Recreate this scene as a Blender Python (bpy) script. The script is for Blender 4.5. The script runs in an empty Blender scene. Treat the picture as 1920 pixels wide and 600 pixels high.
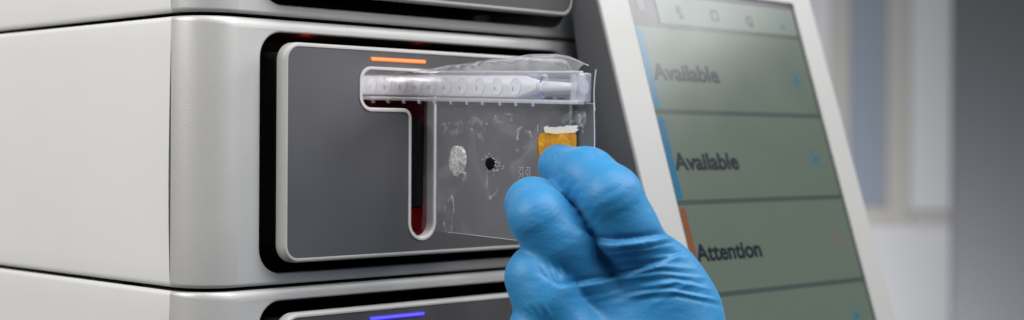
import bpy, bmesh, math, random
import numpy as np
from mathutils import Vector, Matrix
random.seed(4); rng = np.random.default_rng(4)
S = bpy.context.scene
COL = S.collection
R = math.radians

# ------------------------------------------------------------------ camera
F_PX, CX, HY = 2830., 960., 271.
a45 = R(45.0); rl = R(.30)
FW = np.array([math.cos(a45), math.sin(a45), 0.])
_r = np.array([math.sin(a45), -math.cos(a45), 0.]); _u = np.array([0, 0, 1.])
RT = _r*math.cos(rl) + _u*math.sin(rl)
UP = _u*math.cos(rl) - _r*math.sin(rl)
CAM = np.array([-.3814, -.5823, 0.])

def at(px, py, d):                       # a point of the place seen at (px,py), d metres deep
    return CAM + d*(FW + RT*(px-CX)/F_PX + UP*(HY-py)/F_PX)
def on_plane(px, py, n, d):
    n = np.array(n, float); r = FW + RT*(px-CX)/F_PX + UP*(HY-py)/F_PX
    return CAM + r*((d - n@CAM)/(n@r))

cd = bpy.data.cameras.new('camera'); cam = bpy.data.objects.new('camera', cd); COL.objects.link(cam)
M = Matrix(((RT[0], UP[0], -FW[0], CAM[0]), (RT[1], UP[1], -FW[1], CAM[1]), (RT[2], UP[2], -FW[2], CAM[2]), (0, 0, 0, 1)))
cam.matrix_world = M
cd.sensor_width = 36; cd.lens = F_PX/1920*36; cd.shift_y = -29/1920.
cd.clip_start = .02; cd.clip_end = 60
cd.dof.use_dof = True; cd.dof.focus_distance = .71; cd.dof.aperture_fstop = 6.3
S.camera = cam

# ------------------------------------------------------------------ materials
def mat(name, col, rough=.5, metal=0., spec=.5, bump=None, coat=0., emit=None, es=1., sss=0., mottle=0., coat_rough=.05):
    m = bpy.data.materials.new(name); m.use_nodes = True
    nt = m.node_tree; b = nt.nodes['Principled BSDF']
    b.inputs['Base Color'].default_value = (*col, 1); b.inputs['Roughness'].default_value = rough
    b.inputs['Metallic'].default_value = metal; b.inputs['Specular IOR Level'].default_value = spec
    b.inputs['Coat Weight'].default_value = coat; b.inputs['Coat Roughness'].default_value = coat_rough
    if sss:
        b.inputs['Subsurface Weight'].default_value = sss; b.inputs['Subsurface Radius'].default_value = (.014, .014, .014)
        b.inputs['Subsurface Scale'].default_value = 1.
    if emit is not None:
        b.inputs['Emission Color'].default_value = (*emit, 1); b.inputs['Emission Strength'].default_value = es
    tc = nt.nodes.new('ShaderNodeTexCoord')
    if mottle:
        nz = nt.nodes.new('ShaderNodeTexNoise'); nz.inputs['Scale'].default_value = 35; nz.inputs['Detail'].default_value = 6
        nt.links.new(tc.outputs['Object'], nz.inputs['Vector'])
        mr = nt.nodes.new('ShaderNodeMapRange'); mr.inputs['To Min'].default_value = rough-mottle; mr.inputs['To Max'].default_value = rough+mottle
        mr.inputs['From Min'].default_value = .3; mr.inputs['From Max'].default_value = .7
        nt.links.new(nz.outputs['Fac'], mr.inputs['Value']); nt.links.new(mr.outputs['Result'], b.inputs['Roughness'])
    if bump:
        sc, st, di = bump
        nz = nt.nodes.new('ShaderNodeTexNoise'); nz.inputs['Scale'].default_value = sc; nz.inputs['Detail'].default_value = 4
        nt.links.new(tc.outputs['Object'], nz.inputs['Vector'])
        bp = nt.nodes.new('ShaderNodeBump'); bp.inputs['Strength'].default_value = st; bp.inputs['Distance'].default_value = di
        nt.links.new(nz.outputs['Fac'], bp.inputs['Height']); nt.links.new(bp.outputs['Normal'], b.inputs['Normal'])
    return m

def clear(name, tint, haze, rough=.08, hazecol=(.8, .82, .86), noise=None, gloss=.12):
    """thin clear plastic: transparent + whitish haze + glossy skin; noise = (scale, low, high, amount) adds cloudy smears"""
    m = bpy.data.materials.new(name); m.use_nodes = True; nt = m.node_tree
    for n in list(nt.nodes): nt.nodes.remove(n)
    out = nt.nodes.new('ShaderNodeOutputMaterial')
    tr = nt.nodes.new('ShaderNodeBsdfTransparent'); tr.inputs['Color'].default_value = (*tint, 1)
    df = nt.nodes.new('ShaderNodeBsdfDiffuse'); df.inputs['Color'].default_value = (*hazecol, 1)
    gl = nt.nodes.new('ShaderNodeBsdfGlossy'); gl.inputs['Roughness'].default_value = rough
    m1 = nt.nodes.new('ShaderNodeMixShader'); m2 = nt.nodes.new('ShaderNodeMixShader')
    m1.inputs[0].default_value = haze
    fr = nt.nodes.new('ShaderNodeLayerWeight'); fr.inputs['Blend'].default_value = gloss
    tc = nt.nodes.new('ShaderNodeTexCoord')
    nb = nt.nodes.new('ShaderNodeTexNoise'); nb.inputs['Scale'].default_value = 90; nb.inputs['Detail'].default_value = 3
    nt.links.new(tc.outputs['Object'], nb.inputs['Vector'])
    bp = nt.nodes.new('ShaderNodeBump'); bp.inputs['Strength'].default_value = .35; bp.inputs['Distance'].default_value = .0012
    nt.links.new(nb.outputs['Fac'], bp.inputs['Height']); nt.links.new(bp.outputs['Normal'], gl.inputs['Normal'])
    nt.links.new(bp.outputs['Normal'], fr.inputs['Normal'])
    if noise:
        sc, lo, hi, am = noise
        nz = nt.nodes.new('ShaderNodeTexNoise'); nz.inputs['Scale'].default_value = sc; nz.inputs['Detail'].default_value = 5
        nz.inputs['Distortion'].default_value = 1.2
        nt.links.new(tc.outputs['Object'], nz.inputs['Vector'])
        mr = nt.nodes.new('ShaderNodeMapRange'); mr.inputs['From Min'].default_value = lo; mr.inputs['From Max'].default_value = hi
        mr.inputs['To Min'].default_value = haze; mr.inputs['To Max'].default_value = haze+am
        nt.links.new(nz.outputs['Fac'], mr.inputs['Value']); nt.links.new(mr.outputs['Result'], m1.inputs[0])
    nt.links.new(tr.outputs[0], m1.inputs[1]); nt.links.new(df.outputs[0], m1.inputs[2])
    nt.links.new(fr.outputs['Facing'], m2.inputs[0]); nt.links.new(m1.outputs[0], m2.inputs[1]); nt.links.new(gl.outputs[0], m2.inputs[2])
    nt.links.new(m2.outputs[0], out.inputs['Surface'])
    return m

def lit(name, col, s, base=(.02, .02, .02), rough=.35):
    return mat(name, base, rough=rough, emit=col, es=s)

M_side = mat('powder_coat_white', (.70, .695, .685), rough=.55, bump=(900, .05, .0004), mottle=.04)
M_bez = mat('satin_silver_paint', (.51, .506, .50), rough=.43, metal=.25, bump=(1500, .26, .0004), mottle=.04)
M_black = mat('black_chassis', (.008, .008, .009), rough=.6, bump=(300, .1, .0005))
M_rec = mat('dark_recess_plastic', (.045, .045, .048), rough=.42, bump=(500, .1, .0004), mottle=.05)
M_rim = mat('pale_rim_plastic', (.40, .395, .382), rough=.42, bump=(900, .05, .0003), mottle=.04)
M_face = mat('graphite_face_paint', (.135, .132, .140), rough=.38, metal=.55, bump=(1600, .10, .0003), mottle=.04)
M_slot = mat('white_slot_trim', (.52, .515, .50), rough=.38, bump=(800, .04, .0003), mottle=.04)
M_cav = mat('dark_red_cavity_plastic', (.10, .008, .012), rough=.35, bump=(200, .1, .0005))
M_guide = mat('gloss_black_guide', (.003, .003, .004), rough=.12, spec=.3, mottle=.04)
M_orange = lit('orange_indicator_light', (.85, .17, .025), 1.)
M_orange_core = lit('orange_light_core', (1., .36, .075), 1.15)
M_blue = lit('blue_indicator_light', (.025, .012, .85), 1.)
M_blue_core = lit('blue_light_core', (.13, .10, 1.), 1.2)
M_mon = mat('monitor_white_plastic', (.38, .376, .372), rough=.4, bump=(900, .04, .0003), mottle=.04)
M_monside = mat('monitor_slate_plastic', (.125, .128, .136), rough=.5, bump=(900, .06, .0003), mottle=.05)

def screen_mat(name, col, s=1.):
    return mat(name, (.005, .005, .006), rough=.235, spec=.5, emit=col, es=s, mottle=.02)
M_scr = screen_mat('screen_row_green', (.104, .137, .108))
M_scr_head = screen_mat('screen_header_green', (.150, .185, .158))
M_scr_div = screen_mat('screen_divider_grey', (.050, .070, .064))
M_scr_dark = screen_mat('screen_dark_border', (.028, .026, .036))
M_scr_tab = screen_mat('screen_tab_grey', (.055, .052, .062))
M_scr_text = screen_mat('screen_text_ink', (.006, .010, .016))
M_scr_icon = screen_mat('screen_icon_grey', (.045, .056, .056))
M_scr_blue = screen_mat('screen_blue', (.010, .125, .235))
M_scr_play = screen_mat('screen_play_blue', (.018, .125, .205))
M_scr_ring = screen_mat('screen_ring_blue', (.060, .135, .150))
M_scr_rust = screen_mat('screen_rust', (.19, .068, .025))
M_scr_rring = screen_mat('screen_ring_rust', (.175, .110, .075))
M_scr_home = screen_mat('screen_home_pale', (.13, .13, .14))

M_milk = mat('milky_plastic', (.90, .90, .90), rough=.35, sss=.0, mottle=.05)
M_well = mat('milky_well_plastic', (.86, .862, .88), rough=.3, sss=.0)
M_tint = mat('blue_seal_and_glint', (.08, .22, .62), rough=.3)
M_white = mat('white_plastic_rod', (.85, .86, .88), rough=.25, sss=.1)
M_shell = clear('clear_shell_plastic', (.985, .985, .995), .12, rough=.22, hazecol=(.80, .82, .92), gloss=.06)
M_hood = clear('crumpled_hood_film', (.93, .93, .96), .20, hazecol=(.78, .80, .86), noise=(30, .40, .70, .14), gloss=.24)
M_film = clear('clear_pouch_film', (.94, .94, .96), .085, noise=(38, .50, .78, .16), gloss=.045)
M_edge = clear('film_edge', (.9, .9, .95), .45, hazecol=(.85, .86, .9), gloss=.15)
M_smear = clear('film_smear', (.95, .95, .97), .02, hazecol=(.7, .72, .74), noise=(180, .45, .7, .38), gloss=.02)
M_crust = clear('white_reagent_crust', (.9, .9, .9), .30, hazecol=(.80, .80, .79), noise=(330, .36, .62, .65), gloss=.1)
M_ink = mat('black_spot', (.003, .003, .003), rough=.9, spec=.1)
M_mark = clear('embossed_mark', (.9, .9, .9), .30, hazecol=(.8, .8, .8), gloss=.05)
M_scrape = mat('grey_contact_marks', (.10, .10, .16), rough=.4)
M_label = mat('amber_label_paper', (.45, .185, .003), rough=.40, bump=(130, .8, .0022), mottle=.08)
def two_tone(m, c0, c1, sc):
    nt = m.node_tree; b = nt.nodes['Principled BSDF']; tc = nt.nodes.new('ShaderNodeTexCoord'); nz = nt.nodes.new('ShaderNodeTexNoise')
    nz.inputs['Scale'].default_value = sc; nz.inputs['Detail'].default_value = 6; rp = nt.nodes.new('ShaderNodeValToRGB')
    rp.color_ramp.elements[0].position = .35; rp.color_ramp.elements[1].position = .65
    rp.color_ramp.elements[0].color = (*c0, 1); rp.color_ramp.elements[1].color = (*c1, 1)
    nt.links.new(tc.outputs['Object'], nz.inputs['Vector']); nt.links.new(nz.outputs['Fac'], rp.inputs[0]); nt.links.new(rp.outputs[0], b.inputs['Base Color'])
two_tone(M_label, (.42, .155, .002), (.64, .30, .004), 190)
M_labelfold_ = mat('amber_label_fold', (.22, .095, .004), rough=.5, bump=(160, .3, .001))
M_torn = mat('torn_white_paper', (.74, .73, .66), rough=.75, bump=(300, .4, .001))

def glove_mat():
    m = mat('blue_nitrile', (.018, .200, .44), rough=.52, spec=.5)
    nt = m.node_tree; b = nt.nodes['Principled BSDF']
    b.inputs['Sheen Weight'].default_value = .22; b.inputs['Sheen Roughness'].default_value = .4
    b.inputs['Sheen Tint'].default_value = (.6, .85, 1, 1)
    b.inputs['Subsurface Weight'].default_value = .12; b.inputs['Subsurface Radius'].default_value = (.001, .004, .008)
    b.inputs['Subsurface Scale'].default_value = .8
    tc = nt.nodes.new('ShaderNodeTexCoord')
    mp = nt.nodes.new('ShaderNodeMapping'); mp.inputs['Rotation'].default_value = (0, R(-35), R(45)); mp.inputs['Scale'].default_value = (1, 1, 1.9)
    nz = nt.nodes.new('ShaderNodeTexNoise'); nz.inputs['Scale'].default_value = 85; nz.inputs['Detail'].default_value = 5; nz.inputs['Roughness'].default_value = .55
    n2 = nt.nodes.new('ShaderNodeTexNoise'); n2.inputs['Scale'].default_value = 1400
    nt.links.new(tc.outputs['Object'], mp.inputs[0]); nt.links.new(mp.outputs[0], nz.inputs['Vector']); nt.links.new(tc.outputs['Object'], n2.inputs['Vector'])
    b1 = nt.nodes.new('ShaderNodeBump'); b1.inputs['Strength'].default_value = .28; b1.inputs['Distance'].default_value = .0022
    b2 = nt.nodes.new('ShaderNodeBump'); b2.inputs['Strength'].default_value = .08; b2.inputs['Distance'].default_value = .0004
    nt.links.new(nz.outputs['Fac'], b1.inputs['Height']); nt.links.new(n2.outputs['Fac'], b2.inputs['Height'])
    nt.links.new(b1.outputs['Normal'], b2.inputs['Normal']); nt.links.new(b2.outputs['Normal'], b.inputs['Normal'])
    return m
M_glove = glove_mat()

# ------------------------------------------------------------------ object helpers
def thing(name, label, cat, loc, group=None):
    o = bpy.data.objects.new(name, None); COL.objects.link(o); o.location = loc
    o.empty_display_size = .02
    o['label'] = label; o['category'] = cat
    if group: o['group'] = group
    return o

def wloc(o):
    v = Vector(o.location)
    while o.parent: o = o.parent; v += Vector(o.location)
    return v

def obj(name, verts, faces, material, parent=None, sharp=35, label=None, loc=None):
    """verts are world coordinates; children keep them relative to their thing"""
    off = wloc(parent) if parent else Vector(loc or (0, 0, 0))
    me = bpy.data.meshes.new(name)
    me.from_pydata([tuple(Vector(v)-off) for v in verts], [], [list(f) for f in faces]); me.update()
    bm = bmesh.new(); bm.from_mesh(me); bmesh.ops.recalc_face_normals(bm, faces=bm.faces); bm.to_mesh(me); bm.free()
    me.materials.append(material)
    for p in me.polygons: p.use_smooth = True
    me.set_sharp_from_angle(angle=R(sharp))
    o = bpy.data.objects.new(name, me); COL.objects.link(o)
    if parent: o.parent = parent
    else: o.location = off
    if label: o['label'] = label
    return o

class MB:
    def __init__(s): s.v = []; s.f = []
    def add(s, v, f):
        n = len(s.v); s.v += [tuple(p) for p in v]; s.f += [[i+n for i in q] for q in f]; return s
    def loops(s, loops, cap0=False, cap1=False, close=True):
        n = len(loops[0]); v = [p for l in loops for p in l]; f = []
        for i in range(len(loops)-1):
            for j in range(n if close else n-1):
                k = (j+1) % n
                f.append([i*n+j, i*n+k, (i+1)*n+k, (i+1)*n+j])
        if cap0: f.append(list(range(n))[::-1])
        if cap1: f.append([(len(loops)-1)*n+j for j in range(n)])
        return s.add(v, f)
    def box(s, lo, hi):
        (a, b, c), (d, e, g) = lo, hi
        return s.add([(a,b,c),(d,b,c),(d,e,c),(a,e,c),(a,b,g),(d,b,g),(d,e,g),(a,e,g)],
                     [[0,3,2,1],[4,5,6,7],[0,1,5,4],[1,2,6,5],[2,3,7,6],[3,0,4,7]])

def rpoly(pts, radii, off=0., n=8):
    """rounded polygon (counter-clockwise), grown outward by off; same point count for any off"""
    out = []; N = len(pts)
    P = [np.array(p, float) for p in pts]
    for i in range(N):
        a, b, c = P[i-1], P[i], P[(i+1) % N]
        d1 = (b-a)/np.linalg.norm(b-a); d2 = (c-b)/np.linalg.norm(c-b)
        n1 = np.array([d1[1], -d1[0]]); n2 = np.array([d2[1], -d2[0]])
        cr = d1[0]*d2[1]-d1[1]*d2[0]
        bi = (n1+n2); q = b + off*bi/(1+n1@n2)
        r = radii[i] + (off if cr > 0 else -off); r = max(r, 1e-5)
        th = math.acos(max(-1, min(1, d1@d2))); t = r*math.tan(th/2)
        s0 = q-d1*t; sgn = 1 if cr > 0 else -1
        cen = s0 - n1*r*sgn
        a0 = math.atan2(*( (s0-cen)[::-1]))
        for k in range(n+1):
            an = a0 + sgn*th*k/n
            out.append((cen[0]+r*math.cos(an), cen[1]+r*math.sin(an)))
    return out

def xz(loop, y): return [(p[0], y, p[1]) for p in loop]

def fill(outer, inner=None):
    """planar face between loops, returns verts, faces"""
    bm = bmesh.new(); es = []
    for lp in ([outer] if inner is None else [outer, inner]):
        vs = [bm.verts.new(p) for p in lp]
        for i in range(len(vs)): es.append(bm.edges.new((vs[i], vs[(i+1) % len(vs)])))
    bmesh.ops.triangle_fill(bm, edges=es, use_beauty=True, use_dissolve=False)
    bm.verts.index_update()
    v = [tuple(x.co) for x in bm.verts]; f = [[x.index for x in q.verts] for q in bm.faces]
    bm.free(); return v, f

def copy_tree(o, parent=None):
    c = o.copy(); COL.objects.link(c); c.parent = parent
    for ch in list(o.children): copy_tree(ch, c)
    return c

def tube(path, rad, n=10, cap=True):
    """tapered tube along points"""
    P = [np.array(p, float) for p in path]; Rr = rad if hasattr(rad, '__len__') else [rad]*len(P)
    L = []; t0 = None
    for i, p in enumerate(P):
        t = P[min(i+1, len(P)-1)]-P[max(i-1, 0)]; t /= np.linalg.norm(t)
        ref = np.array([0, 0, 1.]) if abs(t[2]) < .9 else np.array([1., 0, 0])
        u = np.cross(t, ref); u /= np.linalg.norm(u); w = np.cross(t, u)
        L.append([p + Rr[i]*(u*math.cos(2*math.pi*k/n)+w*math.sin(2*math.pi*k/n)) for k in range(n)])
    return MB().loops(L, cap, cap)

# ------------------------------------------------------------------ stacked analyzer modules
W, RC, DEP = .2800, .022, .34
Z1, Z0, ZC, PITCH = .0585, -.0669, -.0042, .127
YF = -.0126                                   # plane of the protruding tray face
def make_module():
    root = thing('analyzer_module', '', 'lab analyzer', (0, 0, Z0), 'stacked analyzer modules')
    # inner core, closes the gaps between modules
    obj('chassis', *(lambda m: (m.v, m.f))(MB().box((.004, .07, Z0-.0004), (W-.004, DEP-.004, Z1+.0004))), M_black, root)
    m = MB()
    pl = [(.004, RC+.03), (.004, RC)] + [(RC-(RC-.004)*math.cos(t), RC-(RC-.004)*math.sin(t)) for t in np.linspace(0, math.pi/2, 8)] + [(W-RC, .004), (W-.004, RC), (W-.004, RC+.03)]
    for z0, z1 in ((Z0+.0012, Z0-.0004), (Z1-.0012, Z1+.0004)):
        a = [(x, y, z0) for x, y in pl]; b = [(x, y, z1) for x, y in pl]; c = [(x, y+.05, z1) for x, y in pl]
        m.loops([a, b], close=False)
    for x in (.0016, W-.0016): m.box((x-.0006, RC-.012+.012, Z0+.002), (x+.0006, RC+.008, Z1-.002))
    obj('seam_gasket', m.v, m.f, M_black, root)
    # side panels
    def panel(x, s):
        m = MB(); ct, cb = .0026, .0030
        prof = []
        for t in np.linspace(0, math.pi/2, 6): prof.append((.0020*(1-math.sin(t)), Z0+cb*(1-math.cos(t))))
        for t in np.linspace(0, 1, 15)[1:-1]: prof.append((0, Z0+cb+(Z1-Z0-cb-ct)*t))
        for t in np.linspace(0, math.pi/2, 6): prof.append((.0016*(1-math.cos(t)), Z1-ct*(1-math.sin(t))))
        rows = []
        for ins, z in prof:
            q = (z-Z0)/(Z1-Z0); gap = .00015+.0021*max(0, math.sin(math.pi*min(1, q*1.04)))**.8*(1.15-.6*q)
            y0 = RC+gap
            rows.append([(x+s*(ins+.0022), y0, z), (x+s*(ins+.00025), y0+.0001, z), (x+s*ins, y0+.0005, z), (x+s*ins, .12, z), (x+s*ins, DEP, z), (x+s*(ins+.003), DEP, z)])
        m.loops(rows, close=False)
        obj('side_panel', m.v, m.f, M_side, root, sharp=50)
    panel(0, 1); panel(W, -1)
    # front bezel with rounded corners and the opening
    op = [(.0345, ZC-.0572), (.2445, ZC-.0572), (.2445, ZC+.0566), (.0345, ZC+.0566)]; orad = [.012]*4
    plan = []                                   # (x, y, nx, ny, blend)
    for t in np.linspace(0, math.pi/2, 17):
        plan.append((RC-RC*math.cos(t), RC-RC*math.sin(t), -math.cos(t), -math.sin(t), t/(math.pi/2)))
    plan_r = [(W-x, y, -nx, ny, b) for x, y, nx, ny, b in plan[::-1]]
    def prof(b):
        cb = .0025-.0006*b; ct = .0018+.0033*b; ib = .0020; it = .0014+.0006*b
        lo = [(ib*(1-math.sin(t)), Z0+cb*(1-math.cos(t))) for t in np.linspace(0, math.pi/2, 8)]
        hi = [(it*(1-math.cos(t)), Z1-ct*(1-math.sin(t))) for t in np.linspace(0, math.pi/2, 8)]
        return lo, hi
    m = MB()
    for pl in (plan, plan_r):
        rows = []
        for x, y, nx, ny, b in pl:
            lo, hi = prof(b); mid = [(0, lo[-1][1]+(hi[0][1]-lo[-1][1])*t) for t in (.25, .5, .75)]
            rows.append([(x-nx*i, y-ny*i, z) for i, z in lo+mid+hi])
        m.loops(rows, close=False)
    lo, hi = prof(1); xs = np.linspace(RC, W-RC, 5)
    m.loops([[(x, i, z) for i, z in lo] for x in xs], close=False)
    m.loops([[(x, i, z) for i, z in hi] for x in xs], close=False)
    outer = [(x, 0, lo[-1][1]) for x in xs] + [(x, 0, hi[0][1]) for x in xs[::-1]]
    lip = .0011
    m.add(*fill(outer, xz(rpoly(op, orad, lip, 10), 0)))
    m.loops([xz(rpoly(op, orad, lip*(1-math.sin(t)), 10), lip*(1-math.cos(t))) for t in np.linspace(0, math.pi/2, 5)] + [xz(rpoly(op, orad, 0, 10), .002)])
    obj('front_bezel', m.v, m.f, M_bez, root, sharp=60)
    m = MB().loops([xz(rpoly(op, orad, 0.0002, 10), .002), xz(rpoly(op, orad, .0002, 10), .062)], cap1=True)
    obj('recess', m.v, m.f, M_rec, root, sharp=60)
    # loading tray
    tr = [(.0390, ZC-.0517), (.2360, ZC-.0517), (.2360, ZC+.0516), (.0390, ZC+.0516)]; trad = [.0085]*4
    m = MB(); loops = [xz(rpoly(tr, trad, -.004, 10), YF+.0068), xz(rpoly(tr, trad, -.0004, 10), YF+.0068), xz(rpoly(tr, trad, 0, 10), YF+.0062), xz(rpoly(tr, trad, 0, 10), YF+.0016)]
    for t in np.linspace(0, math.pi/2, 5)[1:]: loops.append(xz(rpoly(tr, trad, -.0012*(1-math.cos(t)), 10), YF+.0016-.0016*math.sin(t)))
    loops += [xz(rpoly(tr, trad, -.0019, 10), YF), xz(rpoly(tr, trad, -.0021, 10), YF+.0004)]
    m.loops(loops)
    tray = obj('tray_door', m.v, m.f, M_rim, root, sharp=50)
    m = MB().loops([xz(rpoly(tr, trad, -.004, 8), YF+.0068), xz(rpoly(tr, trad, -.004, 8), .058)], cap1=True)
    obj('tray_body', m.v, m.f, M_black, tray)
    zc = ZC
    T = [(.1171, zc-.0424), (.1319, zc-.0424), (.1319, zc+.0401), (.0855, zc+.0401), (.0855, zc+.0219), (.1171, zc+.0219)]
    Tr = [.0072, .0072, .0055, .0055, .0055, .005]
    obj('face_plate', *fill(xz(rpoly(tr, trad, -.0021, 10), YF+.0003), xz(rpoly(T, Tr, .0019, 10), YF+.0003)), M_face, tray)
    m = MB(); L = [xz(rpoly(T, Tr, .0019, 10), YF+.0004), xz(rpoly(T, Tr, .0018, 10), YF-.0002), xz(rpoly(T, Tr, .0007, 10), YF-.0004)]
    for t in np.linspace(0, math.pi/2, 4)[1:]: L.append(xz(rpoly(T, Tr, .0007-.0007*math.sin(t), 10), YF-.0004+.0007*(1-math.cos(t))))
    L += [xz(rpoly(T, Tr, 0, 10), YF+.0048), xz(rpoly(T, Tr, .001, 10), YF+.0052)]
    m.loops(L); obj('slot_rim', m.v, m.f, M_slot, tray, sharp=50)
    m = MB().loops([xz(rpoly(T, Tr, .0003, 6), YF+.0050), xz(rpoly(T, Tr, .0003, 6), .054)], cap1=True)
    obj('slot_cavity', m.v, m.f, M_cav, tray)
    g = [(.1180, zc-.0282), (.1312, zc-.0282), (.1312, zc+.0172), (.1180, zc+.0172)]
    m = MB().loops([xz(rpoly(g, [.003]*4, 0, 5), .010), xz(rpoly(g, [.003]*4, 0, 5), -.0058), xz(rpoly(g, [.003]*4, -.0008, 5), -.0066)], True, True)
    obj('slot_guide', m.v, m.f, M_guide, tray)
    led = [(.0905, zc+.0446), (.1267, zc+.0446), (.1267, zc+.0468), (.0905, zc+.0468)]
    m = MB().loops([xz(rpoly(led, [.0009]*4, 0, 5), YF+.0006), xz(rpoly(led, [.0009]*4, 0, 5), YF+.0001), xz(rpoly(led, [.0009]*4, -.0003, 5), YF-.0002)], False, True)
    obj('status_light', m.v, m.f, M_orange, tray)
    lc = [(.0911, zc+.0451), (.1261, zc+.0451), (.1261, zc+.0463), (.0911, zc+.0463)]
    m = MB().loops([xz(rpoly(lc, [.0005]*4, 0, 5), YF-.00015), xz(rpoly(lc, [.0005]*4, 0, 5), YF-.0003), xz(rpoly(lc, [.0005]*4, -.0002, 5), YF-.0004)], False, True)
    obj('light_core', m.v, m.f, M_orange_core, tray)
    return root
mod = make_module()
mod['label'] = 'middle analyzer module with orange status light and clear pouch in its slot'
up_m = copy_tree(mod); up_m.location.z += PITCH
up_m['label'] = 'uppermost analyzer module, cut by the top of the photo, above the orange light'
lo_m = copy_tree(mod); lo_m.location.z -= PITCH
lo_m['label'] = 'lowest analyzer module with blue status light at the bottom of the photo'
def sub(o, n):
    for c in o.children_recursive:
        if c.name.startswith(n): return c
bl = sub(lo_m, 'status_light'); bl.data = bl.data.copy(); bl.data.materials[0] = M_blue
bc_ = sub(lo_m, 'light_core'); bc_.data = bc_.data.copy(); bc_.data.materials[0] = M_blue_core
bl['label'] = 'blue status light'; sub(mod, 'status_light')['label'] = 'orange status light'

# ------------------------------------------------------------------ clear pouch sliding into the slot
X0 = .1245; tl = R(1.8)
PO = np.array([X0, YF, .0224])
AA = np.array([0, -math.cos(tl), -math.sin(tl)]); BB = np.array([0, -math.sin(tl), math.cos(tl)]); CC = np.array([1., 0, 0])
def pw(a, b, c): return PO + AA*a + BB*b + CC*c
def p_at(px, py, c=0.):
    w = on_plane(px, py, (1, 0, 0), X0+c) - PO; return w@AA, w@BB
pouch = thing('sample_pouch', 'clear plastic pouch with milky well strip, half inserted in the T slot', 'test pouch', tuple(pw(.05, -.065, 0)))
HB, TK, CF = .0138, .0078, -.0068       # box height, thickness, near face
A0, A1 = -.050, p_at(1088, 160, -.0068)[0]
def rbox(a0, a1, b0, b1, c0, c1, r=.0015, bev=.0007):
    P = [(a0, b0), (a1, b0), (a1, b1), (a0, b1)]
    L = []
    for off, c in ((-bev, c0), (-bev*.3, c0+bev*.3), (0, c0+bev), (0, c1-bev), (-bev*.3, c1-bev*.3), (-bev, c1)):
        L.append([pw(a, b, c+CF) for a, b in rpoly(P, [r]*4, off, 5)])
    return MB().loops(L, True, True)
m = rbox(A0, A1, 0, HB, 0, TK, .0012)
obj('outer_shell', m.v, m.f, M_shell, pouch)
# bright base rail and top rail of the shell
m = rbox(A0, A1-.001, -.0008, .0010, -.0006, .004, .0004, .0003); obj('base_rail', m.v, m.f, M_edge, pouch)
m = rbox(A0, A1-.001, HB-.0007, HB+.0005, -.0005, .003, .0003, .0002); obj('top_rail', m.v, m.f, M_edge, pouch)
# milky block
ablk = p_at(1003, 160, CF)[0]
P = [(A0+.001, .0018), (ablk-.013, .0018), (ablk-.001, .0052), (ablk, .0062), (ablk, .0086), (ablk-.001, .0096), (ablk-.013, HB-.0016), (A0+.001, HB-.0016)]
Pr = [.001, .004, .0012, .0005, .0005, .0012, .004, .001]
m = MB().loops([[pw(a, b, c+CF) for a, b in rpoly(P, Pr, o_, 5)] for o_, c in ((-.0012, .0010), (-.0004, .0014), (0, .0022), (0, .0070))], True, True)
blk = obj('well_strip', m.v, m.f, M_milk, pouch)
for px in (695, 723, 752, 780, 806, 834, 864, 896, 930, 964):
    ac, bc = p_at(px, 161, CF); bc = .0070
    m = MB(); L = []
    for r_, c in ((.0042, .0014), (.0042, .0009), (.0040, .0007), (.0037, .0007), (.0035, .00085)):
        L.append([pw(ac+r_*.86*math.cos(t), bc+r_*math.sin(t), c+CF) for t in np.linspace(0, 2*math.pi, 28, endpoint=False)])
    m.loops(L, False, True)
    w_ = obj('well', m.v, m.f, M_well, blk)
    tb = tube([pw(ac-.0016, bc+z_, CF+.0006) for z_ in np.linspace(-.0020, -.0002, 5)], .00016, 6)
    obj('painted_glint', tb.v, tb.f, M_tint, w_)  # thin blue tube, a glint on the well put in as colour
# inner rounded cap round the end of the milky block
a_s = p_at(1008, 160, CF)[0]
m = rbox(A0+.0005, a_s, .0009, HB-.0004, .0003, .0074, .0018, .0006); obj('inner_shell', m.v, m.f, M_shell, pouch)
# white piston and flanges
def apx(px): return p_at(px, 160, CF)[0]
def cyl(a0, a1, r0, r1, bc=.0072, cc=CF+.0040, n=20):
    return tube([pw(a0, bc, cc), pw(a0+(a1-a0)*.05, bc, cc), pw(a0+(a1-a0)*.95, bc, cc), pw(a1, bc, cc)], [r0*.9, r0, r1, r1*.9], n)
m = cyl(apx(1002), apx(1072), .0027, .0017); obj('piston_rod', m.v, m.f, M_white, pouch)
m = cyl(apx(1014), apx(1066), .0036, .0034); obj('piston_barrel', m.v, m.f, M_shell, pouch)
m = rbox(apx(1068), apx(1078), .0006, HB-.0006, .0008, .0072, .0006, .0004); obj('piston_flange', m.v, m.f, M_edge, pouch)
m = cyl(apx(1079), apx(1085), .0020, .0033); obj('piston_cap', m.v, m.f, M_edge, pouch)
m = rbox(A1-.0012, A1-.0003, .0004, HB-.0004, .0004, .0074, .0005, .0003); obj('end_wall', m.v, m.f, M_shell, pouch)
# blue seal ring
m = MB()
for t0, t1 in ((2.1, 2.75), (3.75, 4.75)):
    tb = tube([pw(apx(1013)+.0040*(1+math.cos(t))*.8*(1 if t < 3 else 1), .0070+.0052*math.sin(t), CF-.0002) for t in np.linspace(t0, t1, 8)], .00030, 6); m.add(tb.v, tb.f)
obj('blue_seal_ring', m.v, m.f, M_tint, pouch)
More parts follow.
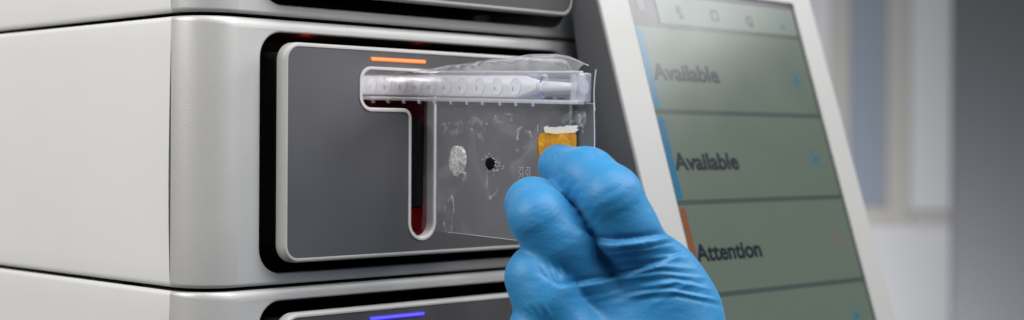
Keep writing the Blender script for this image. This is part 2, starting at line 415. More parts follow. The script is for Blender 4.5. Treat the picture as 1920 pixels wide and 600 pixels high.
# dark contact marks along the base
m = MB()
for p0, p1 in ((1021, 1037), (1046, 1060)):
    a0, a1 = apx(p0), apx(p1); x = a0
    while x < a1:
        w_ = random.uniform(.0003, .0009); h_ = random.uniform(.0008, .0014)
        q = rbox(x, x+w_, .0014, .0014+h_, -.0003, .0003, .0001, .00005); m.add(q.v, q.f); x += w_+random.uniform(.0001, .0003)
obj('contact_marks', m.v, m.f, M_scrape, pouch)
m = MB()
for px in (700, 728, 757, 786, 815, 846, 876, 905, 938, 968, 1000):
    a = apx(px); q = rbox(a, a+.0012, -.0022, -.0004, -.0009, .0006, .0003, .0002); m.add(q.v, q.f)
obj('rail_tabs', m.v, m.f, M_edge, pouch)
# crumpled hood of film above the shell: an arched sheet from the near top edge over to the far edge
nA, nC = 90, 22; rows = []; HE = .1105
hp = [(-.016, 0), (0, .0012), (.02, .0034), (.045, .0058), (.075, .0082), (.092, .0088), (.100, .0074), (.108, .0046), (.1110, .0034)]
for i in range(nA+1):
    a = -.016 + (HE+.016)*i/nA
    h = float(np.interp(a, [p[0] for p in hp], [p[1] for p in hp]))
    row = []
    for j in range(nC+1):
        t = j/nC
        b = HB + h*min(1, t/.72)**.75 - (h*.12*((t-.72)/.28)**2 if t > .72 else 0)
        k = math.exp(-((t-.36)/.22)**2)
        b += (.0007*abs(math.sin(a*math.pi/.0112+.4))*k + .0003*math.sin(a*210+6*t)*math.sin(math.pi*t))*min(1, h/.004)
        row.append(pw(a + .0006*math.sin(9*t)*(1-t), b, CF-.0003 + (TK+.0010)*t))
    rows.append(row)
m = MB().loops(rows, close=False); obj('film_hood', m.v, m.f, M_hood, pouch, sharp=180)
tb = tube([rows[i][nC] for i in range(8, nA+1)], .00022, 6); obj('hood_fold', tb.v, tb.f, M_edge, pouch)
# hanging film sheet
AF, BF = .1158, -.0655
nA, nB = 80, 48; rows = []
for i in range(nA+1):
    a = .0015+(AF-.0015)*i/nA; row = []
    for j in range(nB+1):
        t = j/nB; b = -.0002+(BF)*t
        c = .0008*math.sin(a*62+2.1*t)*math.sin(math.pi*t)*.8+.0004*math.sin(a*170+9*t)*t
        aa = a + .0007*math.sin(t*5.)*(i/nA)
        row.append(pw(aa, b + .0004*math.sin(a*40)*t, c))
    rows.append(row)
m = MB().loops(rows, close=False); film = obj('film', m.v, m.f, M_film, pouch, sharp=180)
m = MB()
for pts, r_ in (([rows[-1][j] for j in range(nB+1)], .00028), ([rows[i][-1] for i in range(14, nA+1)], .00015), ([rows[i][0] for i in range(nA+1)], .0002)):
    tb = tube(pts, r_, 6); m.add(tb.v, tb.f)
tb = tube([pw(AF+.0003-.0009*math.sin(t*3.1), HB+.0015-t*(HB+.005), .0005) for t in np.linspace(0, 1, 10)], .00030, 6); m.add(tb.v, tb.f)
obj('film_edge', m.v, m.f, M_edge, film)
# marks on the film, all a fraction of a millimetre proud of it
def blob(px, py, ra, rb, c, jag=.1, n=40, seed=0, hole=None):
    g = np.random.default_rng(seed); ac, bc = p_at(px, py); ph = g.uniform(0, 6.28, 5); L = []
    def ring(s, cc):
        o_ = []
        for t in np.linspace(0, 2*math.pi, n, endpoint=False):
            k = 1+jag*sum(math.sin((q+2)*t+ph[q])/(q+1.5) for q in range(5))
            o_.append(pw(ac+ra*s*k*math.cos(t), bc+rb*s*k*math.sin(t), cc))
        return o_
    if hole: return MB().loops([ring(1, c), ring(hole+(1-hole)*.6, c-.0005), ring(hole, c)])
    return MB().loops([ring(1, c), ring(.85, c-.0006), ring(.5, c-.0009)], False, True)
m = blob(862, 301, .0063, .0077, -.0014, .07, seed=3); obj('reagent_crust', m.v, m.f, M_crust, film)
m = blob(923, 307, .0032, .0032, -.0014, .05, seed=8); obj('black_spot', m.v, m.f, M_ink, film)
m = MB()
for i in range(40):
    r_ = random.gauss(18, 7); t = random.uniform(-2.6, 1.2)
    q = blob(923+r_*math.cos(t)*.8, 306+r_*math.sin(t)*random.uniform(.4, .9), random.uniform(.00012, .0004), random.uniform(.00012, .0004), -.0012, .2, 8, i)
    m.add(q.v, q.f)
obj('crumb_specks', m.v, m.f, M_mark, film)
m = MB()
for px, py, ra, rb, sd, hl in ((899, 240, .0075, .0052, 1, .45), (985, 262, .0052, .0068, 2, .62), (850, 240, .011, .0030, 5, .3), (925, 345, .0040, .0075, 6, .72), (868, 330, .0050, .0022, 7, .4), (950, 222, .009, .0025, 9, .5), (1075, 222, .006, .0035, 11, .2), (1095, 225, .002, .006, 12, .3), (845, 405, .004, .009, 13, .75)):
    q = blob(px, py, ra, rb, -.0012, .25, 40, sd, hl); m.add(q.v, q.f)
obj('dried_smears', m.v, m.f, M_smear, film)
# tiny embossed marks in two columns
m = MB(); g = np.random.default_rng(21)
def dash(p0, p1, r_=.00016):
    a = pw(*p_at(*p0), -.0011); b = pw(*p_at(*p1), -.0011); tb = tube([a, b], r_, 5); m.add(tb.v, tb.f)
glyph = [[(0, 0), (4, 0), (4, 4), (0, 7), (0, 10)], [(5.5, 0), (9, 0), (7.5, 6), (7.5, 10)]]
for gx in (976, 989):
    for gy in (314, 326):
        for st in glyph:
            for q in range(len(st)-1): dash((gx+st[q][0]*.95, gy+st[q][1]*.95), (gx+st[q+1][0]*.95, gy+st[q+1][1]*.95))
for x_ in (1011.5,):
    dash((x_, 234), (x_, 247), .0002); dash((x_-1, 266), (x_-1, 280), .0002)
obj('embossed_marks', m.v, m.f, M_mark, film)
# torn white paper and amber label under the fingertip
def patch(pts, c0, c1, name, material, wob=.0):
    ab = [p_at(*p) for p in pts]
    if sum((ab[i][0]-ab[i-1][0])*(ab[i][1]+ab[i-1][1]) for i in range(len(ab))) > 0: ab = ab[::-1]
    L = [[pw(a, b, c) for a, b in ab] for c in (c0, c1)]
    v, f = fill(L[1]); mm = MB().add(v, f).loops([L[0], L[1]]); return obj(name, mm.v, mm.f, material, film, sharp=40)
patch([(1023, 239), (1028, 236), (1033, 239), (1039, 238), (1046, 239), (1053, 237), (1060, 238), (1067, 235), (1076, 236), (1085, 235), (1087, 238), (1085, 241), (1087, 244), (1083, 248), (1070, 252), (1040, 253), (1027, 250), (1025, 246)], -.0006, -.0014, 'torn_paper', M_torn)
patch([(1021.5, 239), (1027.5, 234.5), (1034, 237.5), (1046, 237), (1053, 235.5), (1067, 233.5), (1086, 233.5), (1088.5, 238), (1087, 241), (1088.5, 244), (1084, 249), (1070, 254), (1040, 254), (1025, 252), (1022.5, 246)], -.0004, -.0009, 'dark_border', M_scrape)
lab = patch([(1017, 250), (1030, 249), (1048, 251), (1065, 249), (1083, 249), (1084, 262), (1083, 330), (1024, 332), (1018, 300), (1014, 262)], -.0011, -.0019, 'amber_label', M_label)
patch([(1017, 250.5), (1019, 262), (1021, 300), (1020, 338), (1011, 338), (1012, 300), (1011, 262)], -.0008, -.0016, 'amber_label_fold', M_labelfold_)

# ------------------------------------------------------------------ tilted monitor beside the slot
XM = .237; tm = R(17.6)
_b = on_plane(1190, 280, (1, 0, 0), XM)
UV = np.array([0, math.sin(tm), math.cos(tm)]); NM = np.array([0, -math.cos(tm), math.sin(tm)]); UX = np.array([1., 0, 0])
def mw(u, v, n=0.): return _b + UX*u + UV*v + NM*n
def m_at(px, py):
    w = on_plane(px, py, NM, NM@_b) - _b; return w@UX, w@UV
mon = thing('monitor', 'white framed touchscreen, tilted back, showing Available and Attention rows', 'monitor', tuple(mw(.105, -.165, -.01)))
UW, VT, VB = .2105, .1085, -.165
fr = [(0, VB), (UW, VB), (UW, VT), (0, VT)]; frr = [.004, .004, .004, .004]
gi = [(.0252, -.1365), (.1898, -.1365), (.1898, .0975), (.0252, .0975)]; gr = [.0012]*4
ml = lambda loop, n: [mw(u, v, n) for u, v in loop]
m = MB(); L = [ml(rpoly(fr, frr, 0, 6), -.0022), ml(rpoly(fr, frr, 0, 6), -.0008), ml(rpoly(fr, frr, -.0003, 6), -.0002), ml(rpoly(fr, frr, -.0009, 6), 0)]
m.loops(L); m.add(*fill(ml(rpoly(fr, frr, -.0009, 6), 0), ml(rpoly(gi, gr, .0006, 6), 0)))
m.loops([ml(rpoly(gi, gr, .0006, 6), 0), ml(rpoly(gi, gr, .0001, 6), -.0003), ml(rpoly(gi, gr, 0, 6), -.0016)])
obj('frame', m.v, m.f, M_mon, mon, sharp=50)
# wedge-shaped housing: the tilted front, a back that hangs upright before the tower
def sidep(y_off):
    f0, f1 = mw(0, VB+.0006, -.0024), mw(0, VT-.0006, -.0024); k0 = mw(0, VT-.0012, -.0190)
    p = [f0[1:], f1[1:], k0[1:], (-.0148, .0505), (-.0148, f0[2])]
    return [np.array(q) for q in p]
P = sidep(0); cen = sum(P)/len(P)
def sec(x, sh): return [(XM+x, *(q+(cen-q)/np.linalg.norm(cen-q)*sh)) for q in P]
m = MB().loops([sec(.0002, .0012), sec(.0008, .0002), sec(.0014, 0), sec(UW-.0014, 0), sec(UW-.0008, .0002), sec(UW-.0002, .0012)], True, True)
obj('housing', m.v, m.f, M_monside, mon, sharp=40)
scr = obj('screen', *(lambda m: (m.v, m.f))(MB().loops([ml(rpoly(gi, gr, .0003, 6), -.004), ml(rpoly(gi, gr, .0003, 6), -.0015)], True, True)), M_scr_dark, mon)
SN = -.0015
def flat(name, loop, material, n=.0002, label=None):
    mm = MB().loops([ml(loop, SN), ml(loop, SN+n)], False, True)
    return obj(name, mm.v, mm.f, material, scr, sharp=30, label=label)
def rect(u0, u1, v0, v1): return [(u0, v0), (u1, v0), (u1, v1), (u0, v1)]
UL, UR = .0258, .1880
HEADB = .0748; ROW = [.0745, .0222, -.0303, -.0828, -.1353]
flat('header_bar', rect(.0505, UR, HEADB+.0012, .0935), M_scr_head)
flat('home_tab', rect(UL, .0498, HEADB+.0006, .0962), M_scr_tab)
for k in range(4):
    flat('list_row', rect(UL, UR, ROW[k+1]+.0016, ROW[k]-.0012), M_scr, .0001)
for k in range(5):
    flat('row_divider', rect(UL, UR, ROW[k]-.0011, ROW[k]+.0014), M_scr_div, .00012)
def bar(k, mm, lb):
    u0 = UL+.0013
    flat('status_stripe', rpoly(rect(u0, u0+.0055, ROW[k+1]+.0022, ROW[k]-.0030), [.0009]*4, 0, 4), mm, .00017, lb)
bar(0, M_scr_blue, 'blue status stripe'); bar(1, M_scr_blue, 'blue status stripe'); bar(2, M_scr_rust, 'rust status stripe'); bar(3, M_scr_blue, 'blue status stripe')
def caption(txt, px0, px1, py_base, cap_px):
    cu = bpy.data.curves.new('caption', 'FONT'); cu.body = txt; cu.size = 1; cu.resolution_u = 6; cu.fill_mode = 'FRONT'
    to = bpy.data.objects.new('caption_src', cu); COL.objects.link(to)
    dg = bpy.context.evaluated_depsgraph_get(); me = bpy.data.meshes.new_from_object(to.evaluated_get(dg))
    bpy.data.objects.remove(to)
    co = np.array([v.co[:] for v in me.vertices]); fs = [list(p.vertices) for p in me.polygons]; bpy.data.meshes.remove(me)
    u0, v0 = m_at(px0, py_base); u1, _ = m_at(px1, py_base); _, v1 = m_at(px0, py_base-cap_px)
    x0, x1 = co[:, 0].min(), co[:, 0].max(); top = co[:, 1].max() if 'b' not in txt else co[:, 1].max()
    sx = (u1-u0)/(x1-x0); cap = .70; sy = (v1-v0)/cap
    fs = list({tuple(sorted(tuple(np.round(co[i][:2], 5)) for i in q)): q for q in fs}.values())
    cnt = {}
    for q in fs:
        for i in range(len(q)):
            e = tuple(sorted((q[i], q[(i+1) % len(q)]))); cnt[e] = cnt.get(e, 0)+1
    # heavier weight: the letter shapes grown by w_, laid as one flat layer of thin strips
    w_, g_ = .038, .010
    A = co[[e[0] for e, c in cnt.items() if c == 1]][:, :2]; B = co[[e[1] for e, c in cnt.items() if c == 1]][:, :2]
    gx = np.arange(x0-.06, x1+.06, g_); gy = np.arange(co[:, 1].min()-.06, co[:, 1].max()+.06, g_)
    mb = MB()
    P2 = lambda x, y: mw(u0+(x-x0)*sx, v0+y*sy, SN+.00016)
    T3 = np.array([[co[i][:2] for i in q] for q in fs if len(q) == 3])
    for y in gy:
        p = np.stack([gx, np.full_like(gx, y)], 1)
        AB = B-A; t = np.clip(((p[:, None]-A)*AB).sum(2)/((AB*AB).sum(1)+1e-12), 0, 1)
        on = (np.hypot(*np.moveaxis(p[:, None]-A-t[..., None]*AB, 2, 0)).min(1) < w_)
        def cr(i, j): return (T3[:, j, 0]-T3[:, i, 0])*(p[:, None, 1]-T3[:, i, 1])-(T3[:, j, 1]-T3[:, i, 1])*(p[:, None, 0]-T3[:, i, 0])
        c0, c1, c2 = cr(0, 1), cr(1, 2), cr(2, 0)
        on |= (((c0 >= 0) & (c1 >= 0) & (c2 >= 0)) | ((c0 <= 0) & (c1 <= 0) & (c2 <= 0))).any(1)
        k = 0
        while k < len(gx):
            if on[k]:
                e = k
                while e+1 < len(gx) and on[e+1]: e += 1
                xa, xb = gx[k]-g_/2, gx[e]+g_/2
                mb.add([P2(xa, y-g_/2), P2(xb, y-g_/2), P2(xb, y+g_/2), P2(xa, y+g_/2)], [[0, 1, 2, 3]]); k = e+1
            else: k += 1
    o_ = obj('caption', mb.v, mb.f, M_scr_text, scr, label=f'"{txt}" caption')
    for p in o_.data.polygons: p.use_smooth = False
caption('Available', 1232, 1351, 147, 30); caption('Available', 1272, 1390, 317, 31); caption('Attention', 1313, 1435, 489, 32)
def ringp(u, v, r0, r1, name, mm, n=.00018):
    T_ = np.linspace(0, 2*math.pi, 28, endpoint=False)
    a = [(u+r1*math.cos(t), v+r1*math.sin(t)) for t in T_]; b = [(u+r0*math.cos(t), v+r0*math.sin(t)) for t in T_]
    g_ = MB().loops([ml(a, SN), ml(a, SN+n), ml(b, SN+n), ml(b, SN)]); return obj(name, g_.v, g_.f, mm, scr)
for px, py, at_ in ((1497, 149, 0), (1533, 297, 0), (1573, 447, 1), (1610, 592, 0)):
    u, v = m_at(px, py)
    if at_:
        ringp(u, v, .0050, .0062, 'warning_icon', M_scr_rring)
        flat('warning_stroke', rect(u-.0005, u+.0005, v-.0010, v+.0034), M_scr_rring, .00017); flat('warning_stroke', rect(u-.0005, u+.0005, v-.0030, v-.0020), M_scr_rring, .00017)
    else:
        ringp(u, v, .0050, .0062, 'play_ring', M_scr_ring)
        flat('play_icon', [(u-.0020, v-.0031), (u+.0036, v), (u-.0020, v+.0031)], M_scr_play, .00017)
u, v = m_at(1206, 16); v = .0865
flat('home_icon', [(u-.0026, v-.0040), (u+.0030, v-.0040), (u+.0030, v+.0008), (u+.0040, v+.0008), (u+.0002, v+.0052), (u-.0036, v+.0008), (u-.0026, v+.0008)], M_scr_home, .00028)
def icons():
    u, v = m_at(1277, 21)
    L_ = MB()
    def r_(u0, u1, v0, v1):
        l = rect(u0, u1, v0, v1); L_.loops([ml(l, SN), ml(l, SN+.00028)], False, True)
    r_(u-.0024, u+.0016, v-.0008, v+.0038); r_(u-.0012, u+.0028, v-.0040, v-.0014); obj('menu_icon', L_.v, L_.f, M_scr_icon, scr)
    L_ = MB(); u, v = m_at(1343, 28)
    def r2(u0, u1, v0, v1):
        l = rect(u0, u1, v0, v1); L_.loops([ml(l, SN), ml(l, SN+.00028)], False, True)
    r2(u-.0036, u+.0036, v+.0022, v+.0036); r2(u-.0036, u-.0022, v-.0036, v+.0020); r2(u+.0022, u+.0036, v-.0036, v+.0020); r2(u-.0020, u+.0020, v-.0036, v-.0024); obj('menu_icon', L_.v, L_.f, M_scr_icon, scr)
    u, v = m_at(1408, 38); ringp(u, v, .0018, .0034, 'menu_icon', M_scr_icon, .00028); flat('menu_icon', rect(u+.0006, u+.0030, v-.0042, v-.0022), M_scr_icon, .00032)
    u, v = m_at(1470, 50); flat('menu_icon', rpoly(rect(u-.002, u+.002, v-.0016, v+.0016), [.0008]*4), M_scr_ring, .00028)
icons()

# ------------------------------------------------------------------ gloved hand (one continuous surface)
def hand():
    # joints: (pixel x, pixel y, depth m, radius m)
    def J(px, py, d, r): return (*at(px, py, d), r)
    WR = J(1330, 880, .672, .031); FA = J(1420, 1150, .668, .036)
    idx = [J(1050, 312, .692, .0105), J(1102, 333, .672, .0124), J(1146, 368, .659, .0127), J(1172, 424, .663, .0130), J(1230, 522, .679, .0160), J(1258, 592, .684, .0194)]
    mid = [J(1012, 430, .704, .0095), J(1000, 386, .675, .0118), J(1012, 408, .661, .0126), J(1046, 452, .663, .0136), J(1098, 532, .675, .0152), J(1168, 640, .682, .0194)]
    rin = [J(1022, 545, .697, .0092), J(1002, 508, .682, .0106), J(1002, 520, .661, .0118), J(1022, 562, .659, .0128), J(1068, 632, .664, .0146), J(1114, 705, .674, .0182)]
    pin = [J(1030, 645, .688, .0080), J(1008, 612, .676, .0094), J(1003, 618, .658, .0104), J(1016, 652, .658, .0110), J(1042, 706, .662, .0122), J(1066, 772, .666, .0164)]
    thu = [J(1068, 330, .724, .0090), J(1100, 380, .730, .0105), J(1150, 470, .726, .0110), J(1215, 590, .712, .0145), J(1278, 730, .690, .0200)]
    chains = [idx, mid, rin, pin, thu]
    palm = [(idx[5], WR), (mid[5], WR), (rin[5], WR), (pin[5], WR), (idx[5], mid[5]), (mid[5], rin[5]), (rin[5], pin[5]), (thu[4], WR), (WR, FA), (idx[4], thu[3])]
    h = .00105
    allp = np.array([j for c in chains for j in c] + [WR, FA])
    lo = (allp[:, :3]-allp[:, 3:]).min(0)-.006; hi = (allp[:, :3]+allp[:, 3:]).max(0)+.006
    n = np.ceil((hi-lo)/h).astype(int)+1
    X = lo[0]+h*np.arange(n[0], dtype=np.float32)[:, None, None]; Y = lo[1]+h*np.arange(n[1], dtype=np.float32)[None, :, None]; Z = lo[2]+h*np.arange(n[2], dtype=np.float32)[None, None, :]
    def cone(A, B):
        a = np.array(A[:3]); b = np.array(B[:3]); ab = b-a; L2 = ab@ab
        t = np.clip(((X-a[0])*ab[0]+(Y-a[1])*ab[1]+(Z-a[2])*ab[2])/L2, 0, 1)
        t = t*t*(3-2*t)*.35+t*.65
        return np.sqrt((X-a[0]-t*ab[0])**2+(Y-a[1]-t*ab[1])**2+(Z-a[2]-t*ab[2])**2)-(A[3]+(B[3]-A[3])*t)
    def smin(a, b, k):
        hh = np.clip(k-np.abs(a-b), 0, None)/k
        return np.minimum(a, b)-hh*hh*k*.25
    pf = None
    for A, B in palm:
        c = cone(A, B).astype(np.float32); pf = c if pf is None else smin(pf, c, .016)
    fin = None
    for ch in chains:
        f = None
        for i in range(len(ch)-1):
            c = cone(ch[i], ch[i+1]).astype(np.float32); f = c if f is None else smin(f, c, .006)
        fin = f if fin is None else smin(fin, f, .0022)
    D = smin(pf, fin, .007)
    # surface nets
    ins = D < 0
    cellidx = -np.ones(tuple(n-1), np.int64)
    c8 = np.zeros(tuple(n-1), np.int8)
    for dx in (0, 1):
        for dy in (0, 1):
            for dz in (0, 1): c8 += ins[dx:n[0]-1+dx, dy:n[1]-1+dy, dz:n[2]-1+dz]
    act = (c8 > 0) & (c8 < 8); I = np.argwhere(act); cellidx[act] = np.arange(len(I))
    pos = np.zeros((len(I), 3)); cnt = np.zeros(len(I))
    corners = [(0,0,0),(1,0,0),(0,1,0),(1,1,0),(0,0,1),(1,0,1),(0,1,1),(1,1,1)]
    for i in range(8):
        for ax in range(3):
            c0 = np.array(corners[i])
            if c0[ax]: continue
            c1 = c0.copy(); c1[ax] = 1
            v0 = D[tuple((I+c0).T)].astype(float); v1 = D[tuple((I+c1).T)].astype(float)
            k = (v0 < 0) != (v1 < 0); t = np.where(k, v0/(v0-v1+1e-20), 0)
            p = c0[None]+t[:, None]*(c1-c0)[None]; pos[k] += p[k]; cnt[k] += 1
    V = lo+h*(I+pos/cnt[:, None]); Fq = []
    for ax in range(3):
        b, c = [(1, 2), (2, 0), (0, 1)][ax]
        sl0 = [slice(None)]*3; sl1 = [slice(None)]*3; sl0[ax] = slice(0, -1); sl1[ax] = slice(1, None)
        ch = ins[tuple(sl0)] != ins[tuple(sl1)]; E_ = np.argwhere(ch); s0 = ins[tuple(E_.T)]
        ok = (E_[:, b] > 0) & (E_[:, c] > 0) & (E_[:, b] < n[b]-1) & (E_[:, c] < n[c]-1); E_ = E_[ok]; s0 = s0[ok]
        q = []
        for db, dc in ((-1, -1), (0, -1), (0, 0), (-1, 0)):
            e = E_.copy(); e[:, b] += db; e[:, c] += dc; q.append(cellidx[tuple(e.T)])
        q = np.stack(q, 1); q[~s0] = q[~s0][:, ::-1]; Fq.append(q)
    Fq = np.concatenate(Fq)
    # one split of every quad, then wrinkles pushed along the normals
    def edges_mid(V, Fq):
        e = np.concatenate([np.sort(Fq[:, [i, (i+1) % 4]], 1) for i in range(4)])
        ue, inv = np.unique(e, axis=0, return_inverse=True); inv = inv.reshape(4, -1)
        N = len(V); me = V[ue].mean(1); mf = V[Fq].mean(1)
        V2 = np.concatenate([V, me, mf]); fi = N+len(ue)+np.arange(len(Fq)); q = []
        for i in range(4): q.append(np.stack([Fq[:, i], N+inv[i], fi, N+inv[i-1]], 1))
        return V2, np.concatenate(q)
    def smooth(V, Fq, it, lam=.5):
        for _ in range(it):
            acc = np.zeros_like(V); c = np.zeros(len(V))
            for i in range(4):
                for j in (1, 3):
                    np.add.at(acc, Fq[:, i], V[Fq[:, (i+j) % 4]]); np.add.at(c, Fq[:, i], 1)
            V = V*(1-lam)+lam*acc/np.maximum(c, 1)[:, None]
        return V
    V = smooth(V, Fq, 3); V, Fq = edges_mid(V, Fq); V = smooth(V, Fq, 2)
    fn = np.cross(V[Fq[:, 2]]-V[Fq[:, 0]], V[Fq[:, 3]]-V[Fq[:, 1]])
    N = np.zeros_like(V)
    for i in range(4): np.add.at(N, Fq[:, i], fn)
    N /= np.linalg.norm(N, axis=1)[:, None]+1e-12
    w = V-CAM; dep = w@FW; PX = CX+F_PX*(w@RT)/dep; PY = HY-F_PX*(w@UP)/dep
    facing = np.clip(-(N*(w/np.linalg.norm(w, axis=1)[:, None])).sum(1)*2.5+.25, 0, 1)
    dsp = np.zeros(len(V))
    def curve(pts):
        P = np.array(pts, float); best = np.full(len(V), 1e9); sd = np.zeros(len(V)); par = np.zeros(len(V)); tot = len(P)-1
        for i in range(tot):
            a, b = P[i], P[i+1]; ab = b-a; L2 = ab@ab
            t = np.clip(((PX-a[0])*ab[0]+(PY-a[1])*ab[1])/L2, 0, 1)
            dx = PX-a[0]-t*ab[0]; dy = PY-a[1]-t*ab[1]; d = np.hypot(dx, dy); s = np.sign(ab[0]*dy-ab[1]*dx)
            k = d < best; best[k] = d[k]; sd[k] = s[k]; par[k] = (i+t[k])/tot
        return best, sd, par
    def ridge(pts, wd, amp):
        d, s, p = curve(pts); return amp*np.exp(-(d/wd)**2)*np.sin(math.pi*np.clip(p*.94+.03, 0, 1))**.6
    def fold(pts, wd, amp, tail):          # raised lip below the line, sharp crease just above it
        d, s, p = curve(pts); sg = d*s; env = np.sin(math.pi*np.clip(p*.92+.04, 0, 1))**.5
        return amp*env*np.where(sg >= 0, np.exp(-sg/tail)*(1-np.exp(-(sg+1.)/wd)), -.5*np.exp(-((-sg)/(wd*2.4))**2))
    mm_ = .001
    dsp += fold([(1098, 436), (1118, 450), (1150, 454), (1200, 449), (1235, 444), (1262, 441)], 3.8, 3.4*mm_, 13)
    dsp += fold([(1028, 525), (1048, 536), (1085, 532), (1130, 524), (1180, 512), (1225, 498), (1262, 482)], 3.8, 2.8*mm_, 13)
    g = np.random.default_rng(5)
    for k in range(13):                      # pull lines across the back of the hand, right of centre
        y0 = 456+k*8+g.uniform(-2, 2); x0 = 1160+g.uniform(-25, 45); x1 = 1268+k*7+g.uniform(-10, 15)
        dsp += ridge([(x0, y0+12), ((x0+x1)/2, y0+2+g.uniform(-2, 2)), (x1, y0-4+k*2.2)], g.uniform(2.4, 3.8), g.uniform(.45, 1.0)*mm_*(1 if k % 2 else -.7))
    for k in range(7):                       # striations at the bases of the lower fingers
        x = 1020+k*7.5; dsp += ridge([(x-14, 494+g.uniform(-5, 5)), (x-3, 515), (x+4, 532)], 2.2, g.uniform(.2, .45)*mm_*(1 if k % 2 else -.8))
    for k in range(6):
        x = 985+k*8; dsp += ridge([(x-8, 570+g.uniform(-5, 5)), (x+6, 590), (x+10, 604)], 2.4, g.uniform(.25, .5)*mm_*(1 if k % 2 else -.8))
    for k in range(7):                       # little creases inside the index finger bend
        x = 1036+k*8; dsp += ridge([(x-6, 352+k*5), (x+3, 338+k*4), (x+8, 326+k*4)], 2.0, g.uniform(.15, .40)*mm_*(1 if k % 2 else -.8))
    for k in range(5):
        dsp += ridge([(1016+k*6, 282+k*1.5), (1022+k*6, 296), (1020+k*5, 312)], 2.0, g.uniform(.12, .3)*mm_*(1 if k % 2 else -1))
    dsp += ridge([(1085, 274), (1110, 279), (1132, 290), (1136, 300)], 3, .6*mm_) - ridge([(1090, 281), (1112, 287), (1126, 298)], 2.5, .5*mm_)
    for k in range(9):                       # fine transverse lines over the knuckles
        t = k/8; x, y = 1110+62*t, 318+70*t
        dsp += ridge([(x-46, y+34), (x-8, y+14), (x+22, y-4), (x+44, y-26)], 2.0, g.uniform(.06, .16)*mm_*(1 if k % 2 else -1))
    for k in range(8):
        t = k/7; x, y = 985+62*t, 372+95*t
        dsp += ridge([(x-40, y+26), (x-6, y+8), (x+24, y-6), (x+46, y-26)], 2.0, g.uniform(.06, .16)*mm_*(1 if k % 2 else -1))
    for k in range(7):                       # gathers where the glove is stretched between the fingers
        x = 1062+k*7; dsp += ridge([(x-12, 372+k*9), (x+2, 366+k*9), (x+18, 358+k*8)], 2.0, g.uniform(.15, .35)*mm_*(1 if k % 2 else -.9))
    for k in range(6):                       # long shallow drapes on the back of the hand
        dsp += ridge([(1060+k*30, 560+k*4), (1130+k*28, 552-k*2), (1200+k*22, 540-k*3)], 5, g.uniform(.2, .5)*mm_*(1 if k % 2 else -.8))
    V = V + N*(dsp*facing)[:, None]
    V = smooth(V, Fq, 3, .5)
    return V, Fq
HV, HF = hand()
me = bpy.data.meshes.new('person')
bx = at(1345, 880, .64)
me.from_pydata((HV-bx).tolist(), [], HF.tolist()); me.update()
me.materials.append(M_glove)
for p in me.polygons: p.use_smooth = True
person = bpy.data.objects.new('person', None); COL.objects.link(person); person.location = bx
person['label'] = 'hand in a wrinkled blue glove pinching the amber label of the clear pouch'; person['category'] = 'person'
glove = bpy.data.objects.new('glove', me); COL.objects.link(glove); glove.parent = person

# ------------------------------------------------------------------ blurred room behind
M_wall = mat('pale_grey_wall', (.60, .60, .62), rough=.8, bump=(40, .1, .002))
M_wframe = mat('cream_window_frame', (.46, .437, .41), rough=.5, bump=(40, .05, .002))
M_pane = mat('blue_grey_pane', (.27, .305, .365), rough=.3, bump=(3, .05, .01))
M_pillar = mat('dark_grey_partition', (.088, .088, .098), rough=.7, bump=(40, .1, .002))
def cbox(px0, px1, py0, py1, d0, d1):
    """a box upright in the room: front face spans these columns and rows at depth d0"""
    a = at(px0, py1, d0); b = at(px1, py0, d0); w_ = (b-a)@_r; z0, z1 = a[2], b[2]; f = FW*(d1-d0)
    V = []
    for q in (0, 1):
        for s_, z in ((0, z0), (1, z0), (1, z1), (0, z1)):
            p = a+_r*w_*s_+f*q; V.append((p[0], p[1], z))
    return V, [[0,1,2,3],[7,6,5,4],[0,4,5,1],[1,5,6,2],[2,6,7,3],[3,7,4,0]]
DW = 6.0
wall = obj('wall', *cbox(-1500, 4200, -1400, 1500, DW, DW+.1), M_wall); wall['kind'] = 'structure'
win = thing('window', 'blurred window with cream frame and blue pane behind the monitor', 'window', tuple(at(1600, 425, DW-.03)))
def wpart(name, boxes, mm, parent=win):
    m = MB()
    for b in boxes: m.add(*cbox(*b))
    return obj(name, m.v, m.f, mm, parent)
wpart('frame', [(1556, 1592, -500, 425, DW-.03, DW-.002), (1663, 1708, -500, 425, DW-.03, DW-.002), (1592.5, 1662.5, 388, 425, DW-.028, DW-.002)], M_wframe)
wpart('pane', [(1593, 1662, -500, 387, DW-.02, DW-.004)], M_pane)
M_rail = mat('grey_wall_rail', (.47, .455, .45), rough=.6, bump=(40, .05, .002))
dr = obj('wall_rail', *cbox(1709, 2600, 404, 428, DW-.02, DW-.001), M_rail)
dr['label'] = 'slim grey rail on the wall between the window and dark partition'; dr['category'] = 'rail'
pil = obj('partition', *cbox(1783, 2500, -900, 1500, 4.6, 4.64), M_pillar)
pil['label'] = 'tall dark grey partition, out of focus, at the right edge'; pil['category'] = 'partition'

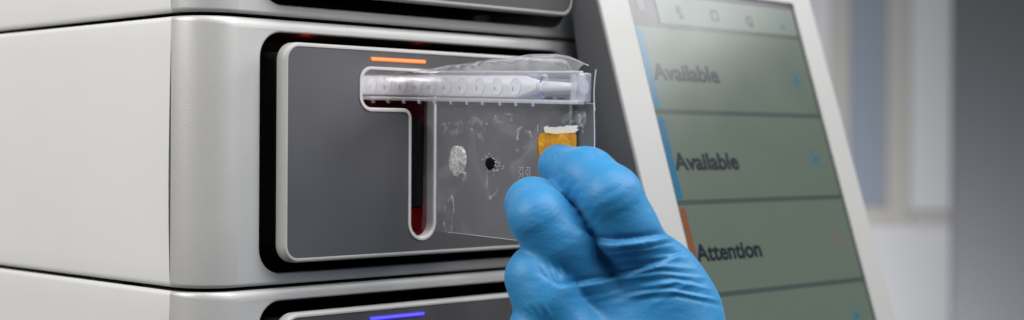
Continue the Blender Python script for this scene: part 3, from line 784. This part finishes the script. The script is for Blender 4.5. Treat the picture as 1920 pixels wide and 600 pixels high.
# ------------------------------------------------------------------ light
world = bpy.data.worlds.new('World'); S.world = world; world.use_nodes = True
bg = world.node_tree.nodes['Background']; bg.inputs[0].default_value = (.85, .92, 1., 1); bg.inputs[1].default_value = .07
def area(name, loc, target, size, power, col=(1, 1, 1), sy=None):
    l = bpy.data.lights.new(name, 'AREA'); l.energy = power; l.color = col; l.size = size
    if sy: l.shape = 'RECTANGLE'; l.size_y = sy
    o = bpy.data.objects.new(name, l); COL.objects.link(o); o.location = loc
    o.rotation_euler = (Vector(target)-Vector(loc)).to_track_quat('-Z', 'Y').to_euler(); return o
area('softbox_left', (-1.20, .35, .78), (0, .1, 0), .9, 23, (1, .985, .96))
area('softbox_top', (.08, -.62, 1.0), (.09, -.04, 0), .95, 17, (1, .99, .97))
area('softbox_right', (.55, -1.20, .72), (.15, -.05, .0), .6, 9, (.99, .99, 1))
area('lamp_over_screen', (.95, -.51, .605), (.3, -.05, .03), .38, 4.2, (.98, .99, 1))
area('slot_fill_light', (.0985, .024, .0350), (.1177, .020, .0290), .040, .0065, (1, .98, .97), .003)  # unseen fill added inside the slot to brighten the milky well strip
area('wall_fill_light', tuple(at(1560, 1050, 4.0)), tuple(at(1720, 250, 6.0)), 1.2, 50, (.96, .98, 1))  # fill added low and out of view to brighten the background wall
def point(name, loc, power, col, r=.003):
    l = bpy.data.lights.new(name, 'POINT'); l.energy = power; l.color = col; l.shadow_soft_size = r
    o = bpy.data.objects.new(name, l); COL.objects.link(o); o.location = loc
point('red_slot_lamp', (.126, .032, -.038), .009, (1, .03, .03))
point('red_bay_lamp', (.090, .035, .012), .012, (1, .05, .06))
point('red_recess_lamp', (.076, .020, .0463), .0008, (1, .03, .02), .0015)
point('red_recess_lamp', (.150, .020, .0463), .0004, (1, .03, .02), .0015)

# ------------------------------------------------------------------ render settings
S.render.engine = 'CYCLES'
S.view_settings.view_transform = 'Standard'; S.view_settings.look = 'None'; S.view_settings.exposure = 0; S.view_settings.gamma = 1
S.cycles.use_denoising = True
S.cycles.max_bounces = 10; S.cycles.transparent_max_bounces = 24; S.cycles.sample_clamp_indirect = 4
